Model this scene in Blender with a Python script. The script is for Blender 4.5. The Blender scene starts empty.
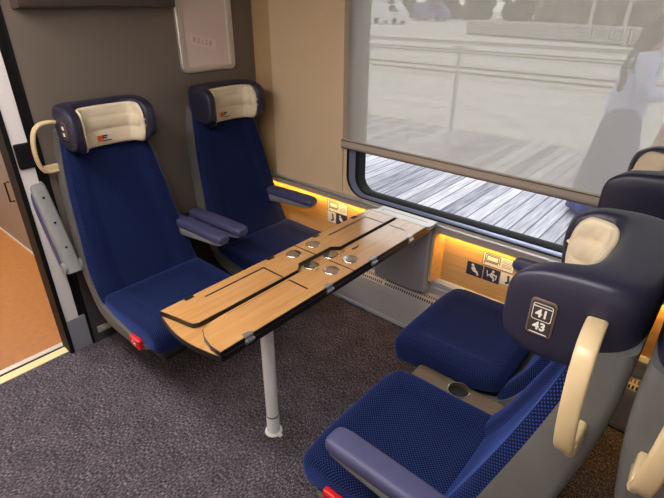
import bpy, bmesh, math, random
from mathutils import Vector, Matrix, Euler
random.seed(4)
SC = bpy.context.scene
COL = SC.collection
PI = math.pi

# ------------------------------------------------------------------ materials
def new_mat(name):
    m = bpy.data.materials.new(name); m.use_nodes = True
    nt = m.node_tree
    return m, nt, nt.nodes['Principled BSDF']

def lin(c):
    return tuple(((x/255)/12.92 if x/255 <= .04045 else ((x/255+.055)/1.055)**2.4) for x in c)

def mat(name, rgb, rough=.5, metal=0, spec=.5, var=0.0, vscale=20, bump=0.0, bscale=200, coat=0, sheen=0):
    m, nt, p = new_mat(name)
    c = lin(rgb)
    p.inputs['Base Color'].default_value = (*c, 1)
    p.inputs['Roughness'].default_value = rough
    p.inputs['Metallic'].default_value = metal
    p.inputs['Specular IOR Level'].default_value = spec
    p.inputs['Coat Weight'].default_value = coat
    p.inputs['Sheen Weight'].default_value = sheen
    tc = nt.nodes.new('ShaderNodeTexCoord')
    if var:
        n = nt.nodes.new('ShaderNodeTexNoise'); n.inputs['Scale'].default_value = vscale; n.inputs['Detail'].default_value = 5
        nt.links.new(tc.outputs['Object'], n.inputs['Vector'])
        r = nt.nodes.new('ShaderNodeMapRange'); r.inputs[1].default_value = .3; r.inputs[2].default_value = .7
        r.inputs[3].default_value = 1-var; r.inputs[4].default_value = 1+var
        nt.links.new(n.outputs['Fac'], r.inputs[0])
        h = nt.nodes.new('ShaderNodeHueSaturation'); h.inputs['Color'].default_value = (*c, 1)
        nt.links.new(r.outputs[0], h.inputs['Value']); nt.links.new(h.outputs[0], p.inputs['Base Color'])
    if bump:
        n2 = nt.nodes.new('ShaderNodeTexNoise'); n2.inputs['Scale'].default_value = bscale
        nt.links.new(tc.outputs['Object'], n2.inputs['Vector'])
        b = nt.nodes.new('ShaderNodeBump'); b.inputs['Strength'].default_value = bump; b.inputs['Distance'].default_value = .002
        nt.links.new(n2.outputs['Fac'], b.inputs['Height']); nt.links.new(b.outputs[0], p.inputs['Normal'])
    return m

def math_node(nt, op, a, b=None):
    n = nt.nodes.new('ShaderNodeMath'); n.operation = op
    for i, x in enumerate((a, b)):
        if x is None: continue
        if isinstance(x, (int, float)): n.inputs[i].default_value = x
        else: nt.links.new(x, n.inputs[i])
    return n.outputs[0]

def fabric_mat():
    m, nt, p = new_mat('dotted_navy_moquette')
    uv = nt.nodes.new('ShaderNodeUVMap')
    sep = nt.nodes.new('ShaderNodeSeparateXYZ'); nt.links.new(uv.outputs[0], sep.inputs[0])
    pitch = .0115
    def cell(off):
        ds = []
        for o in (sep.outputs[0], sep.outputs[1]):
            a = math_node(nt, 'DIVIDE', o, pitch); a = math_node(nt, 'ADD', a, off)
            a = math_node(nt, 'FRACT', a); a = math_node(nt, 'SUBTRACT', a, .5)
            ds.append(math_node(nt, 'MULTIPLY', a, a))
        d = math_node(nt, 'SQRT', math_node(nt, 'ADD', *ds))
        r = nt.nodes.new('ShaderNodeMapRange'); r.inputs[1].default_value = .12; r.inputs[2].default_value = .24
        r.inputs[3].default_value = 1; r.inputs[4].default_value = 0
        nt.links.new(d, r.inputs[0]); return r.outputs[0]
    dots = math_node(nt, 'MAXIMUM', cell(0.0), cell(.5))
    n = nt.nodes.new('ShaderNodeTexNoise'); n.inputs['Scale'].default_value = 9; n.inputs['Detail'].default_value = 4
    tc = nt.nodes.new('ShaderNodeTexCoord'); nt.links.new(tc.outputs['Object'], n.inputs['Vector'])
    mix = nt.nodes.new('ShaderNodeMix'); mix.data_type = 'RGBA'
    mix.inputs[6].default_value = (*lin((5, 7, 25)), 1); mix.inputs[7].default_value = (*lin((8, 12, 42)), 1)
    nt.links.new(n.outputs['Fac'], mix.inputs[0])
    mix2 = nt.nodes.new('ShaderNodeMix'); mix2.data_type = 'RGBA'
    mix2.inputs[7].default_value = (*lin((62, 96, 188)), 1)
    nt.links.new(mix.outputs[2], mix2.inputs[6]); nt.links.new(math_node(nt, 'MULTIPLY', dots, .46), mix2.inputs[0])
    nt.links.new(mix2.outputs[2], p.inputs['Base Color'])
    p.inputs['Roughness'].default_value = .9; p.inputs['Specular IOR Level'].default_value = .15
    p.inputs['Sheen Weight'].default_value = .55; p.inputs['Sheen Roughness'].default_value = .42; p.inputs['Sheen Tint'].default_value = (.12, .21, .80, 1)
    return m

def wood_mat(name, c1, c2, rough=.32, axis='Y', scale=1.0, spec=.5, coat=0):
    m, nt, p = new_mat(name)
    tc = nt.nodes.new('ShaderNodeTexCoord'); mp = nt.nodes.new('ShaderNodeMapping')
    s = {'X': (2, 30, 30), 'Y': (30, 2, 30), 'Z': (30, 30, 2)}[axis]
    mp.inputs['Scale'].default_value = tuple(x*scale for x in s)
    nt.links.new(tc.outputs['Object'], mp.inputs['Vector'])
    n = nt.nodes.new('ShaderNodeTexNoise'); n.inputs['Scale'].default_value = 1.6; n.inputs['Detail'].default_value = 6
    n.inputs['Distortion'].default_value = .6
    nt.links.new(mp.outputs[0], n.inputs['Vector'])
    mix = nt.nodes.new('ShaderNodeValToRGB')
    mix.color_ramp.elements[0].color = (*lin(c1), 1); mix.color_ramp.elements[0].position = .3
    mix.color_ramp.elements[1].color = (*lin(c2), 1); mix.color_ramp.elements[1].position = .7
    nt.links.new(n.outputs['Fac'], mix.inputs[0]); nt.links.new(mix.outputs[0], p.inputs['Base Color'])
    p.inputs['Roughness'].default_value = rough; p.inputs['Specular IOR Level'].default_value = spec; p.inputs['Coat Weight'].default_value = coat; p.inputs['Coat Roughness'].default_value = .22; p.inputs['Coat IOR'].default_value = 2.0
    return m

def carpet_mat():
    m, nt, p = new_mat('speckled_grey_carpet')
    tc = nt.nodes.new('ShaderNodeTexCoord')
    n1 = nt.nodes.new('ShaderNodeTexNoise'); n1.inputs['Scale'].default_value = 170; n1.inputs['Detail'].default_value = 3
    n2 = nt.nodes.new('ShaderNodeTexNoise'); n2.inputs['Scale'].default_value = 9; n2.inputs['Detail'].default_value = 5
    mp = nt.nodes.new('ShaderNodeMapping'); mp.inputs['Scale'].default_value = (1, .45, 1)
    nt.links.new(tc.outputs['Object'], mp.inputs['Vector'])
    nt.links.new(mp.outputs[0], n1.inputs['Vector']); nt.links.new(tc.outputs['Object'], n2.inputs['Vector'])
    r = nt.nodes.new('ShaderNodeValToRGB')
    e = r.color_ramp.elements
    e[0].position = .36; e[0].color = (*lin((49, 45, 51)), 1)
    e[1].position = .68; e[1].color = (*lin((136, 128, 140)), 1)
    x = e.new(.52); x.color = (*lin((84, 78, 86)), 1)
    nt.links.new(n1.outputs['Fac'], r.inputs[0])
    mr = nt.nodes.new('ShaderNodeMapRange'); mr.inputs[1].default_value = .3; mr.inputs[2].default_value = .7
    mr.inputs[3].default_value = .78; mr.inputs[4].default_value = 1.18
    nt.links.new(n2.outputs['Fac'], mr.inputs[0])
    h = nt.nodes.new('ShaderNodeHueSaturation'); nt.links.new(r.outputs[0], h.inputs['Color']); nt.links.new(mr.outputs[0], h.inputs['Value'])
    nt.links.new(h.outputs[0], p.inputs['Base Color'])
    p.inputs['Roughness'].default_value = .95; p.inputs['Specular IOR Level'].default_value = .1
    b = nt.nodes.new('ShaderNodeBump'); b.inputs['Strength'].default_value = .5; b.inputs['Distance'].default_value = .004
    nt.links.new(n1.outputs['Fac'], b.inputs['Height']); nt.links.new(b.outputs[0], p.inputs['Normal'])
    return m

def blind_mat():
    m, nt, p = new_mat('sheer_blind_mesh'); nt.nodes.remove(p)
    out = nt.nodes['Material Output']
    tr = nt.nodes.new('ShaderNodeBsdfTransparent'); tr.inputs[0].default_value = (1, .99, .97, 1)
    df = nt.nodes.new('ShaderNodeBsdfDiffuse'); df.inputs[0].default_value = (*lin((214, 208, 200)), 1)
    tl = nt.nodes.new('ShaderNodeBsdfTranslucent'); tl.inputs[0].default_value = (*lin((226, 222, 214)), 1)
    a = nt.nodes.new('ShaderNodeMixShader'); a.inputs[0].default_value = .62
    nt.links.new(df.outputs[0], a.inputs[1]); nt.links.new(tl.outputs[0], a.inputs[2])
    b = nt.nodes.new('ShaderNodeMixShader')
    tc = nt.nodes.new('ShaderNodeTexCoord'); sep = nt.nodes.new('ShaderNodeSeparateXYZ')
    nt.links.new(tc.outputs['Object'], sep.inputs[0])
    w = None
    for o in (sep.outputs[0], sep.outputs[2]):                      # the weave's threads
        s = math_node(nt, 'SINE', math_node(nt, 'MULTIPLY', o, 2*PI/.006))
        w = s if w is None else math_node(nt, 'ADD', w, s)
    fac = math_node(nt, 'ADD', math_node(nt, 'MULTIPLY', w, .03), .50)
    nt.links.new(fac, b.inputs[0])
    nt.links.new(tr.outputs[0], b.inputs[1]); nt.links.new(a.outputs[0], b.inputs[2])
    nt.links.new(b.outputs[0], out.inputs['Surface'])
    return m

def glass_mat():
    m, nt, p = new_mat('window_glass'); nt.nodes.remove(p)
    out = nt.nodes['Material Output']
    tr = nt.nodes.new('ShaderNodeBsdfTransparent'); tr.inputs[0].default_value = (.95, .97, .98, 1)
    gl = nt.nodes.new('ShaderNodeBsdfGlossy'); gl.inputs['Roughness'].default_value = .02
    fr = nt.nodes.new('ShaderNodeFresnel'); fr.inputs[0].default_value = 1.35
    mx = nt.nodes.new('ShaderNodeMixShader')
    nt.links.new(fr.outputs[0], mx.inputs[0]); nt.links.new(tr.outputs[0], mx.inputs[1]); nt.links.new(gl.outputs[0], mx.inputs[2])
    nt.links.new(mx.outputs[0], out.inputs['Surface'])
    return m

def emit_mat(name, rgb, strength):
    m, nt, p = new_mat(name)
    p.inputs['Base Color'].default_value = (.8, .8, .8, 1)
    p.inputs['Emission Color'].default_value = (*rgb, 1); p.inputs['Emission Strength'].default_value = strength
    return m

def plank_mat():
    m, nt, p = new_mat('weathered_deck_planks')
    tc = nt.nodes.new('ShaderNodeTexCoord'); sep = nt.nodes.new('ShaderNodeSeparateXYZ')
    nt.links.new(tc.outputs['Object'], sep.inputs[0])
    a = math_node(nt, 'DIVIDE', sep.outputs[0], .135)
    f = math_node(nt, 'FRACT', a); idx = math_node(nt, 'FLOOR', a)
    d = math_node(nt, 'ABSOLUTE', math_node(nt, 'SUBTRACT', f, .5))
    gap = nt.nodes.new('ShaderNodeMapRange'); gap.inputs[1].default_value = .43; gap.inputs[2].default_value = .49
    nt.links.new(d, gap.inputs[0])
    wn = nt.nodes.new('ShaderNodeTexWhiteNoise'); wn.noise_dimensions = '1D'; nt.links.new(idx, wn.inputs['W'])
    mp = nt.nodes.new('ShaderNodeMapping'); mp.inputs['Scale'].default_value = (26, 1.6, 1)
    nt.links.new(tc.outputs['Object'], mp.inputs['Vector'])
    n = nt.nodes.new('ShaderNodeTexNoise'); n.inputs['Scale'].default_value = 1.5; n.inputs['Detail'].default_value = 7
    nt.links.new(mp.outputs[0], n.inputs['Vector'])
    v = math_node(nt, 'ADD', math_node(nt, 'MULTIPLY', n.outputs['Fac'], .75), math_node(nt, 'MULTIPLY', wn.outputs[0], .3))
    r = nt.nodes.new('ShaderNodeValToRGB'); e = r.color_ramp.elements
    e[0].position = .25; e[0].color = (*lin((104, 104, 120)), 1); e[1].position = .78; e[1].color = (*lin((214, 212, 220)), 1)
    nt.links.new(v, r.inputs[0])
    mx = nt.nodes.new('ShaderNodeMix'); mx.data_type = 'RGBA'; mx.inputs[7].default_value = (*lin((60, 60, 76)), 1)
    nt.links.new(gap.outputs[0], mx.inputs[0]); nt.links.new(r.outputs[0], mx.inputs[6])
    nt.links.new(mx.outputs[2], p.inputs['Base Color']); p.inputs['Roughness'].default_value = .85
    return m

M = {}
M['fabric'] = fabric_mat()
M['carpet'] = carpet_mat()
M['blind'] = blind_mat()
M['glass'] = glass_mat()
M['planks'] = plank_mat()
M['navy_leather'] = mat('navy_leatherette', (36, 35, 56), .40, bump=.15, bscale=260, var=.06)
M['cover'] = mat('cream_leatherette', (214, 199, 172), .55, bump=.25, bscale=35, var=.05, vscale=8)
M['shell'] = mat('grey_seat_shell', (98, 97, 95), .48, var=.04, bump=.1, bscale=500)
M['pad'] = mat('slate_blue_armrest_pad', (70, 70, 108), .5, bump=.1, bscale=300, var=.06)
M['arm_core'] = mat('light_grey_armrest_core', (128, 128, 130), .5)
M['cream_plastic'] = mat('cream_plastic_handle', (206, 182, 142), .3, var=.03)
M['red'] = mat('red_plastic', (205, 24, 34), .35)
M['white'] = mat('white_marking', (235, 232, 228), .5)
M['black'] = mat('black_rubber', (13, 12, 14), .6, spec=.25)
M['plate'] = mat('dark_number_plate', (58, 50, 46), .35)
M['plate_rim'] = mat('bronze_plate_rim', (120, 104, 88), .3, metal=.4)
M['orange'] = mat('orange_print', (214, 84, 24), .6)
M['navyprint'] = mat('navy_print', (42, 42, 78), .6)
M['table'] = wood_mat('maple_table_laminate', (198, 143, 84), (212, 160, 102), .20, 'Y', coat=1)
M['panel_wood'] = wood_mat('beech_wall_laminate', (206, 158, 100), (222, 176, 118), .4, 'X')
M['edge'] = mat('black_table_edging', (24, 23, 25), .35)
M['chrome'] = mat('brushed_steel', (226, 220, 212), .2, metal=1)
M['steel_dark'] = mat('dark_steel_hinge', (190, 190, 196), .35, metal=.8)
M['white_metal'] = mat('white_painted_tube', (244, 246, 252), .25, var=.02)
M['endwall'] = mat('dark_umber_wall_laminate', (112, 102, 93), .38, var=.03, vscale=3)
M['beige'] = mat('beige_wall_panel', (214, 189, 155), .55, var=.03, vscale=4)
M['tan_strip'] = mat('tan_corner_panel', (194, 163, 120), .55, var=.03, vscale=4)
M['taupe'] = mat('taupe_sill_metal', (178, 168, 158), .4, metal=.2)
M['silver'] = mat('satin_aluminium', (214, 208, 202), .34, metal=.6)
M['mauve'] = mat('mauve_notice_board', (222, 204, 198), .35)
M['pedestal'] = mat('dark_grey_pedestal', (62, 62, 68), .5)
M['wall_shade'] = mat('dark_slate_wall_shade', (66, 64, 66), .4)
M['polished'] = mat('polished_aluminium', (225, 225, 228), .38, metal=1)
M['post_light'] = mat('pale_grey_post', (196, 194, 192), .6)
M['paper'] = mat('pale_pink_paper', (232, 212, 206), .7)
M['ink'] = mat('faint_grey_ink', (186, 160, 156), .7)
M['ink_dark'] = mat('dark_ink', (70, 62, 70), .7)
M['heater'] = mat('grey_heater_steel', (196, 197, 204), .42, metal=.1, var=.03)
M['heater_dark'] = mat('grey_cabinet_steel', (150, 152, 164), .45, var=.03)
M['copper'] = mat('copper_backing', (150, 100, 70), .5)
M['slot'] = mat('dark_grille_slot', (34, 30, 34), .6)
M['cabinet'] = mat('dark_brown_cabinet', (70, 58, 54), .4)
M['post'] = mat('white_door_post', (226, 220, 220), .4)
M['post_cap'] = mat('grey_post_foot', (132, 134, 146), .5)
M['lino'] = mat('orange_brown_linoleum', (164, 106, 50), .5, var=.09, vscale=26)
M['vest_low'] = mat('taupe_vestibule_panel', (130, 116, 106), .4)
M['vest_up'] = mat('pale_vestibule_panel', (176, 166, 172), .5)
M['yellow'] = mat('yellow_threshold_strip', (226, 212, 156), .5)
M['threshold'] = mat('pale_threshold_metal', (214, 204, 196), .35, metal=.3)
M['bronze'] = mat('brown_metal_bin', (112, 92, 70), .35, metal=.5)
M['frame_blue'] = mat('blue_grey_window_frame', (132, 142, 172), .22, metal=.4)
M['ceiling'] = mat('white_ceiling', (220, 216, 210), .7)
M['led'] = emit_mat('warm_sill_light', (1.0, .60, .12), 46)
M['lamp'] = emit_mat('ceiling_lamp_diffuser', (1.0, .95, .90), 16)
M['ground'] = mat('pale_gravel', (193, 192, 190), .95, var=.16, vscale=1.6)
M['ballast'] = mat('grey_ballast', (180, 178, 174), .95, var=.18, vscale=5)
M['rail'] = mat('rusty_rail', (146, 132, 120), .6)
M['concrete'] = mat('grey_concrete', (206, 204, 200), .9, var=.08, vscale=3)
M['leaf'] = mat('dark_tree_foliage', (40, 44, 32), .9, var=.4, vscale=1.2)
M['bark'] = mat('tree_bark', (80, 66, 54), .9)
M['mast'] = mat('pale_steel_mast', (196, 196, 194), .5)
M['car_white'] = mat('white_vehicle_paint', (226, 226, 230), .3)
M['car_blue'] = mat('dull_blue_vehicle_paint', (104, 110, 160), .4)
M['roof_brown'] = mat('brown_shed_wall', (120, 108, 98), .8)
M['skin'] = mat('skin', (214, 168, 146), .55)
M['hair'] = mat('brown_hair', (54, 34, 24), .5, bump=.4, bscale=90)
M['shirt'] = mat('white_blue_blouse', (206, 214, 250), .8, bump=.3, bscale=30)
M['trousers'] = mat('blue_trousers', (66, 80, 146), .8)
M['skirt_blue'] = mat('slate_blue_cloth', (104, 110, 152), .8)
M['tan_cloth'] = mat('tan_cloth', (188, 132, 84), .8)
M['shoe'] = mat('pink_shoe', (206, 176, 176), .6)
M['phone'] = mat('black_phone', (22, 22, 24), .2)

# ------------------------------------------------------------------ helpers
def tag(o, label=None, cat=None, group=None, kind=None):
    if label: o['label'] = label
    if cat: o['category'] = cat
    if group: o['group'] = group
    if kind: o['kind'] = kind
    return o

def empty(name, loc=(0, 0, 0), rz=0):
    o = bpy.data.objects.new(name, None); COL.objects.link(o)
    o.location = loc; o.rotation_euler = (0, 0, rz); o.empty_display_size = .1
    return o

def obj(name, bm, m, parent=None, smooth=True, angle=35, bevel=0, seg=2, loc=None):
    bmesh.ops.recalc_face_normals(bm, faces=bm.faces)
    me = bpy.data.meshes.new(name); bm.to_mesh(me); bm.free()
    me.materials.append(M[m] if isinstance(m, str) else m)
    if smooth:
        me.polygons.foreach_set('use_smooth', [True]*len(me.polygons))
        me.set_sharp_from_angle(angle=math.radians(angle))
    o = bpy.data.objects.new(name, me); COL.objects.link(o)
    if parent: o.parent = parent
    if loc: o.location = loc
    if bevel:
        b = o.modifiers.new('bevel', 'BEVEL'); b.width = bevel; b.segments = seg; b.limit_method = 'ANGLE'; b.angle_limit = math.radians(40)
        b.harden_normals = True
    return o

def B(): return bmesh.new()

def box(bm, x0, x1, y0, y1, z0, z1, mtx=None):
    vs = [Vector((x, y, z)) for x in (x0, x1) for y in (y0, y1) for z in (z0, z1)]
    if mtx: vs = [mtx @ v for v in vs]
    v = [bm.verts.new(p) for p in vs]
    for f in ((0, 1, 3, 2), (4, 6, 7, 5), (0, 4, 5, 1), (2, 3, 7, 6), (0, 2, 6, 4), (1, 5, 7, 3)):
        bm.faces.new([v[i] for i in f])
    return bm

def prism(bm, pts, to3d, d0, d1):
    """closed polygon pts (2d) extruded from d0 to d1; to3d(a, b, d) -> point"""
    a = [bm.verts.new(to3d(p[0], p[1], d0)) for p in pts]; b = [bm.verts.new(to3d(p[0], p[1], d1)) for p in pts]
    n = len(pts)
    bm.faces.new(a); bm.faces.new(b[::-1])
    for i in range(n): bm.faces.new((a[i], a[(i+1) % n], b[(i+1) % n], b[i]))
    return bm

XY = lambda a, b, d: (a, b, d)
YZ = lambda a, b, d: (d, a, b)
XZ = lambda a, b, d: (a, d, b)

def loft(bm, rings, closed=True, caps=True, uv=False):
    n = len(rings[0])
    V = [[bm.verts.new(p) for p in r] for r in rings]
    lay = bm.loops.layers.uv.new('UVMap') if uv else None
    if uv:
        mid = rings[len(rings)//2]
        U = [0]
        for j in range(n): U.append(U[-1]+(Vector(mid[(j+1) % n])-Vector(mid[j])).length)
        W = [[0]*n]
        for i in range(1, len(rings)):
            W.append([W[-1][j]+(Vector(rings[i][j])-Vector(rings[i-1][j])).length for j in range(n)])
    for i in range(len(rings)-1):
        for j in range(n if closed else n-1):
            k = (j+1) % n
            f = bm.faces.new((V[i][j], V[i][k], V[i+1][k], V[i+1][j]))
            if uv:
                for lp, (a, b) in zip(f.loops, ((i, j), (i, j+1), (i+1, j+1), (i+1, j))):
                    lp[lay].uv = (U[b], W[a][b % n])
    if caps and closed:
        for i in (0, -1):
            f = bm.faces.new(V[i] if i == 0 else V[i][::-1])
            if uv:
                for lp in f.loops:
                    lp[lay].uv = (lp.vert.co.x, lp.vert.co.z)
    return bm

def tube(bm, pts, r, n=12, caps=True):
    pts = [Vector(p) for p in pts]
    rings = []
    up = None
    for i, p in enumerate(pts):
        t = (pts[min(i+1, len(pts)-1)]-pts[max(i-1, 0)]).normalized()
        if up is None: up = t.orthogonal().normalized()
        up = (up-t*up.dot(t)).normalized(); s = t.cross(up)
        rr = r[i] if isinstance(r, (list, tuple)) else r
        rings.append([p+rr*(math.cos(2*PI*k/n)*up+math.sin(2*PI*k/n)*s) for k in range(n)])
    return loft(bm, rings, True, caps)

def lathe(bm, prof, c=(0, 0, 0), n=32):
    c = Vector(c)
    rings = [[c+Vector((r*math.cos(2*PI*k/n), r*math.sin(2*PI*k/n), z)) for k in range(n)] for r, z in prof]
    return loft(bm, rings, True, True)

def catmull(pts, m):
    """Catmull-Rom through tuples, m samples per span"""
    out = []
    n = len(pts)
    for i in range(n-1):
        p = [pts[max(i-1, 0)], pts[i], pts[i+1], pts[min(i+2, n-1)]]
        for k in range(m):
            t = k/m
            out.append(tuple(.5*((2*b)+(c-a)*t+(2*a-5*b+4*c-d)*t*t+(3*b-a-3*c+d)*t**3) for a, b, c, d in zip(*p)))
    out.append(tuple(pts[-1]))
    return out

def rrect(x0, x1, z0, z1, r, n=8, corners=(1, 1, 1, 1)):
    """rounded rectangle loop, corner order: (x1,z1),(x0,z1),(x0,z0),(x1,z0)"""
    out = []
    for q, (cx, cz) in enumerate(((x1, z1), (x0, z1), (x0, z0), (x1, z0))):
        rr = r*corners[q]
        ox = cx-rr if cx == x1 else cx+rr; oz = cz-rr if cz == z1 else cz+rr
        for k in range(n+1):
            a = PI/2*q+PI/2*k/n
            out.append((ox+rr*math.cos(a), oz+rr*math.sin(a)))
    return out

def sgnpow(v, e): return math.copysign(abs(v)**e, v)

def text_mesh(s, size, bold=0.0, extrude=.0005):
    cu = bpy.data.curves.new('lettering', 'FONT'); cu.body = s; cu.size = size; cu.align_x = 'CENTER'; cu.align_y = 'CENTER'
    cu.offset = bold; cu.extrude = extrude; cu.resolution_u = 3
    t = bpy.data.objects.new('lettering', cu); COL.objects.link(t)
    me = bpy.data.meshes.new_from_object(t.evaluated_get(bpy.context.evaluated_depsgraph_get()))
    COL.objects.unlink(t); bpy.data.objects.remove(t); bpy.data.curves.remove(cu)
    return me

def text_into(bm, s, size, mtx, bold=0.0):
    me = text_mesh(s, size, bold); me.transform(mtx); bm.from_mesh(me); bpy.data.meshes.remove(me)
    return bm

def frame_mtx(o, xd, yd):
    x = Vector(xd).normalized(); y = Vector(yd).normalized(); z = x.cross(y)
    m = Matrix((x, y, z)).transposed().to_4x4(); m.translation = Vector(o)
    return m

# ------------------------------------------------------------------ seats
SF = [(.47, .375), (.52, .352), (.58, .327), (.73, .283), (.93, .228), (1.08, .19), (1.21, .16)]      # z, fabric front s
SR = [(.40, .30), (.45, .27), (.60, .215), (.80, .165), (1.0, .12), (1.25, .09)]                       # z, shell rear s
WD = [(.40, .290), (.58, .288), (.75, .270), (.97, .250), (1.21, .212)]                                # z, half width

def interp(tab, x):
    if x <= tab[0][0]: return tab[0][1]
    for (a, b), (c, d) in zip(tab, tab[1:]):
        if x <= c: return b+(d-b)*(x-a)/(c-a)
    return tab[-1][1]

def smooth_curve(tab, n=24):
    c = catmull(tab, max(2, n//(len(tab)-1)))
    return c

SFc = smooth_curve(SF, 36); SRc = smooth_curve(SR); WDc = smooth_curve(WD)

def backrest_bm(rec=0.0):
    rings = []
    zs = [.405+i*(1.215-.405)/30 for i in range(31)]
    for z in zs:
        w = interp(WDc, z); sf = (interp(SFc, z) if z >= .47 else .375+(.47-z)*.35)+rec*max(0, min(1, (1.21-z)/.74))**1.3
        pts = []
        N = 28
        for k in range(N+1):
            yn = -1+2*k/N; a = abs(yn)
            d = -.020 if a < .60 else (-.020+.020*min(1, (a-.60)/.07))
            d += -.006*(1-a*a)
            if a > .9: d -= .028*(1-math.sqrt(max(0, 1-((a-.9)/.1)**2)))
            pts.append(Vector((sf+d, yn*w, z)))
        pts.append(Vector((sf-.055, w, z-.01))); pts.append(Vector((sf-.055, 0, z-.01))); pts.append(Vector((sf-.055, -w, z-.01)))
        rings.append(pts)
    return loft(B(), rings, True, True, uv=True)

def cushion_bm(w=.287, fwd=0.0, up=0.0):
    prof = catmull([(.36, .425), (.385, .468), (.45, .474), (.60, .470), (.75, .470), (.83, .462), (.866, .435), (.872, .395),
                    (.862, .350), (.835, .330), (.70, .343), (.50, .37), (.40, .40), (.36, .425)], 5)[:-1]
    prof = [(s+fwd, z+up) for s, z in prof]
    cx = .62+fwd; cz = .41+up
    rings = []
    r = .03
    ys = [-w, -w+.002, -w+.006, -w+.012, -w+.02, -w+.03]
    inner = [-.2, -.185, -.175, -.12, 0, .12, .175, .185, .2]
    ys = ys+inner+[-y for y in ys[::-1]]
    for y in ys:
        t = max(0, abs(y)-(w-r))/r
        ins = r*(1-math.sqrt(max(0, 1-t*t)))
        dip = .010 if abs(y) < .176 else (.0 if abs(y) > .19 else .005)
        ring = []
        for s, z in prof:
            dx, dz = s-cx, z-cz
            fx = max(.0, 1-ins/.26); fz = max(.0, 1-ins*.9/.06)
            top = 1 if (dz > .03 and .44+fwd < s < .80+fwd) else 0
            fade = min(1, max(0, (s-fwd-.42)/.06), max(0, (.80+fwd-s)/.05)) if top else 0
            ring.append(Vector((cx+dx*fx-(.02*(y/w)**4 if s > .8+fwd else 0), y, cz+dz*fz-dip*fade-.004*fade*(1-(y/w)**2))))
        rings.append(ring)
    return loft(B(), rings, True, True, uv=True)

def shell_bm(rec=0.0):
    """grey moulded shell: up the back, curving forward under the cushion"""
    keys = [((.125, 1.235), (.066, 1.255), .210), ((.150, 1.13), (.068, 1.14), .232), ((.178, 1.0), (.086, 1.0), .254), ((.225, .80), (.128, .80), .275),
            ((.270, .62), (.190, .60), .295), ((.322, .48), (.258, .45), .302), ((.375, .415), (.325, .345), .302),
            ((.45, .390), (.44, .300), .301), ((.56, .366), (.565, .292), .299), ((.66, .352), (.675, .296), .296),
            ((.73, .350), (.745, .314), .292), ((.755, .352), (.765, .335), .284)]
    flat = [(a[0]+(rec*max(0, min(1, (1.21-a[1])/.74))**1.3 if k < 7 else 0), a[1], b[0], b[1], w) for k, (a, b, w) in enumerate(keys)]
    if rec: flat[7] = (flat[7][0]+rec*.5,)+flat[7][1:]
    cur = catmull(flat, 4)
    rings = []
    for fx, fz, rx, rz, w in cur:
        f = Vector((fx, 0, fz)); rr = Vector((rx, 0, rz)); d = f-rr; L = d.length
        rad = min(.022, L*.6)
        ring = []
        def P(a, y): return f-d*(a/L)+Vector((0, y, 0)) if L else f
        ring.append(P(0, -w)); 
        for k in range(6):
            a = PI/2*k/5
            ring.append(P(L-rad+rad*math.sin(a), -w+rad-rad*math.cos(a)))
        for y in (-w*.4, 0, w*.4): ring.append(P(L, y))
        for k in range(6):
            a = PI/2*(5-k)/5
            ring.append(P(L-rad+rad*math.sin(a), w-rad+rad*math.cos(a)))
        ring.append(P(0, w))
        for y in (w*.4, 0, -w*.4): ring.append(P(0.012, y))
        rings.append(ring)
    return loft(B(), rings)

# headrest plan pairs for y >= 0: outer s,y / inner s,y / zbot, ztop
HP = [((.310, .182), (.303, .170), 1.246, 1.288), ((.308, .199), (.297, .160), 1.218, 1.314), ((.294, .209), (.284, .153), 1.190, 1.338), ((.25, .214), (.256, .148), 1.170, 1.359),
      ((.19, .215), (.226, .142), 1.168, 1.367), ((.125, .210), (.204, .130), 1.175, 1.370), ((.085, .188), (.190, .102), 1.185, 1.370),
      ((.068, .14), (.182, .062), 1.19, 1.369), ((.064, .055), (.179, .02), 1.195, 1.368)]
HF = [(o[0], o[1], i[0], i[1], a, b) for o, i, a, b in HP]
HFULL = HF+[(o0, -o1, i0, -i1, a, b) for o0, o1, i0, i1, a, b in HF[::-1]]
HC = catmull(HFULL, 5)

def headrest_bm():
    rings = []
    N = 48
    for o0, o1, i0, i1, a, b in HC:
        o = Vector((o0, o1, 0)); i = Vector((i0, i1, 0)); c = (o+i)/2; d = (i-o)/2
        ring = []
        for k in range(N):
            th = 2*PI*k/N
            u = sgnpow(math.cos(th), .45); v = sgnpow(math.sin(th), .45)
            ctr = (a+b)/2
            z = ctr+v*(b-a)/2
            if v < 0: z -= .03*max(0, u)*(-v)          # the inner bottom edge hangs lower
            ring.append(c+d*u+Vector((0, 0, z)))
        rings.append(ring)
    return loft(B(), rings)

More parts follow.
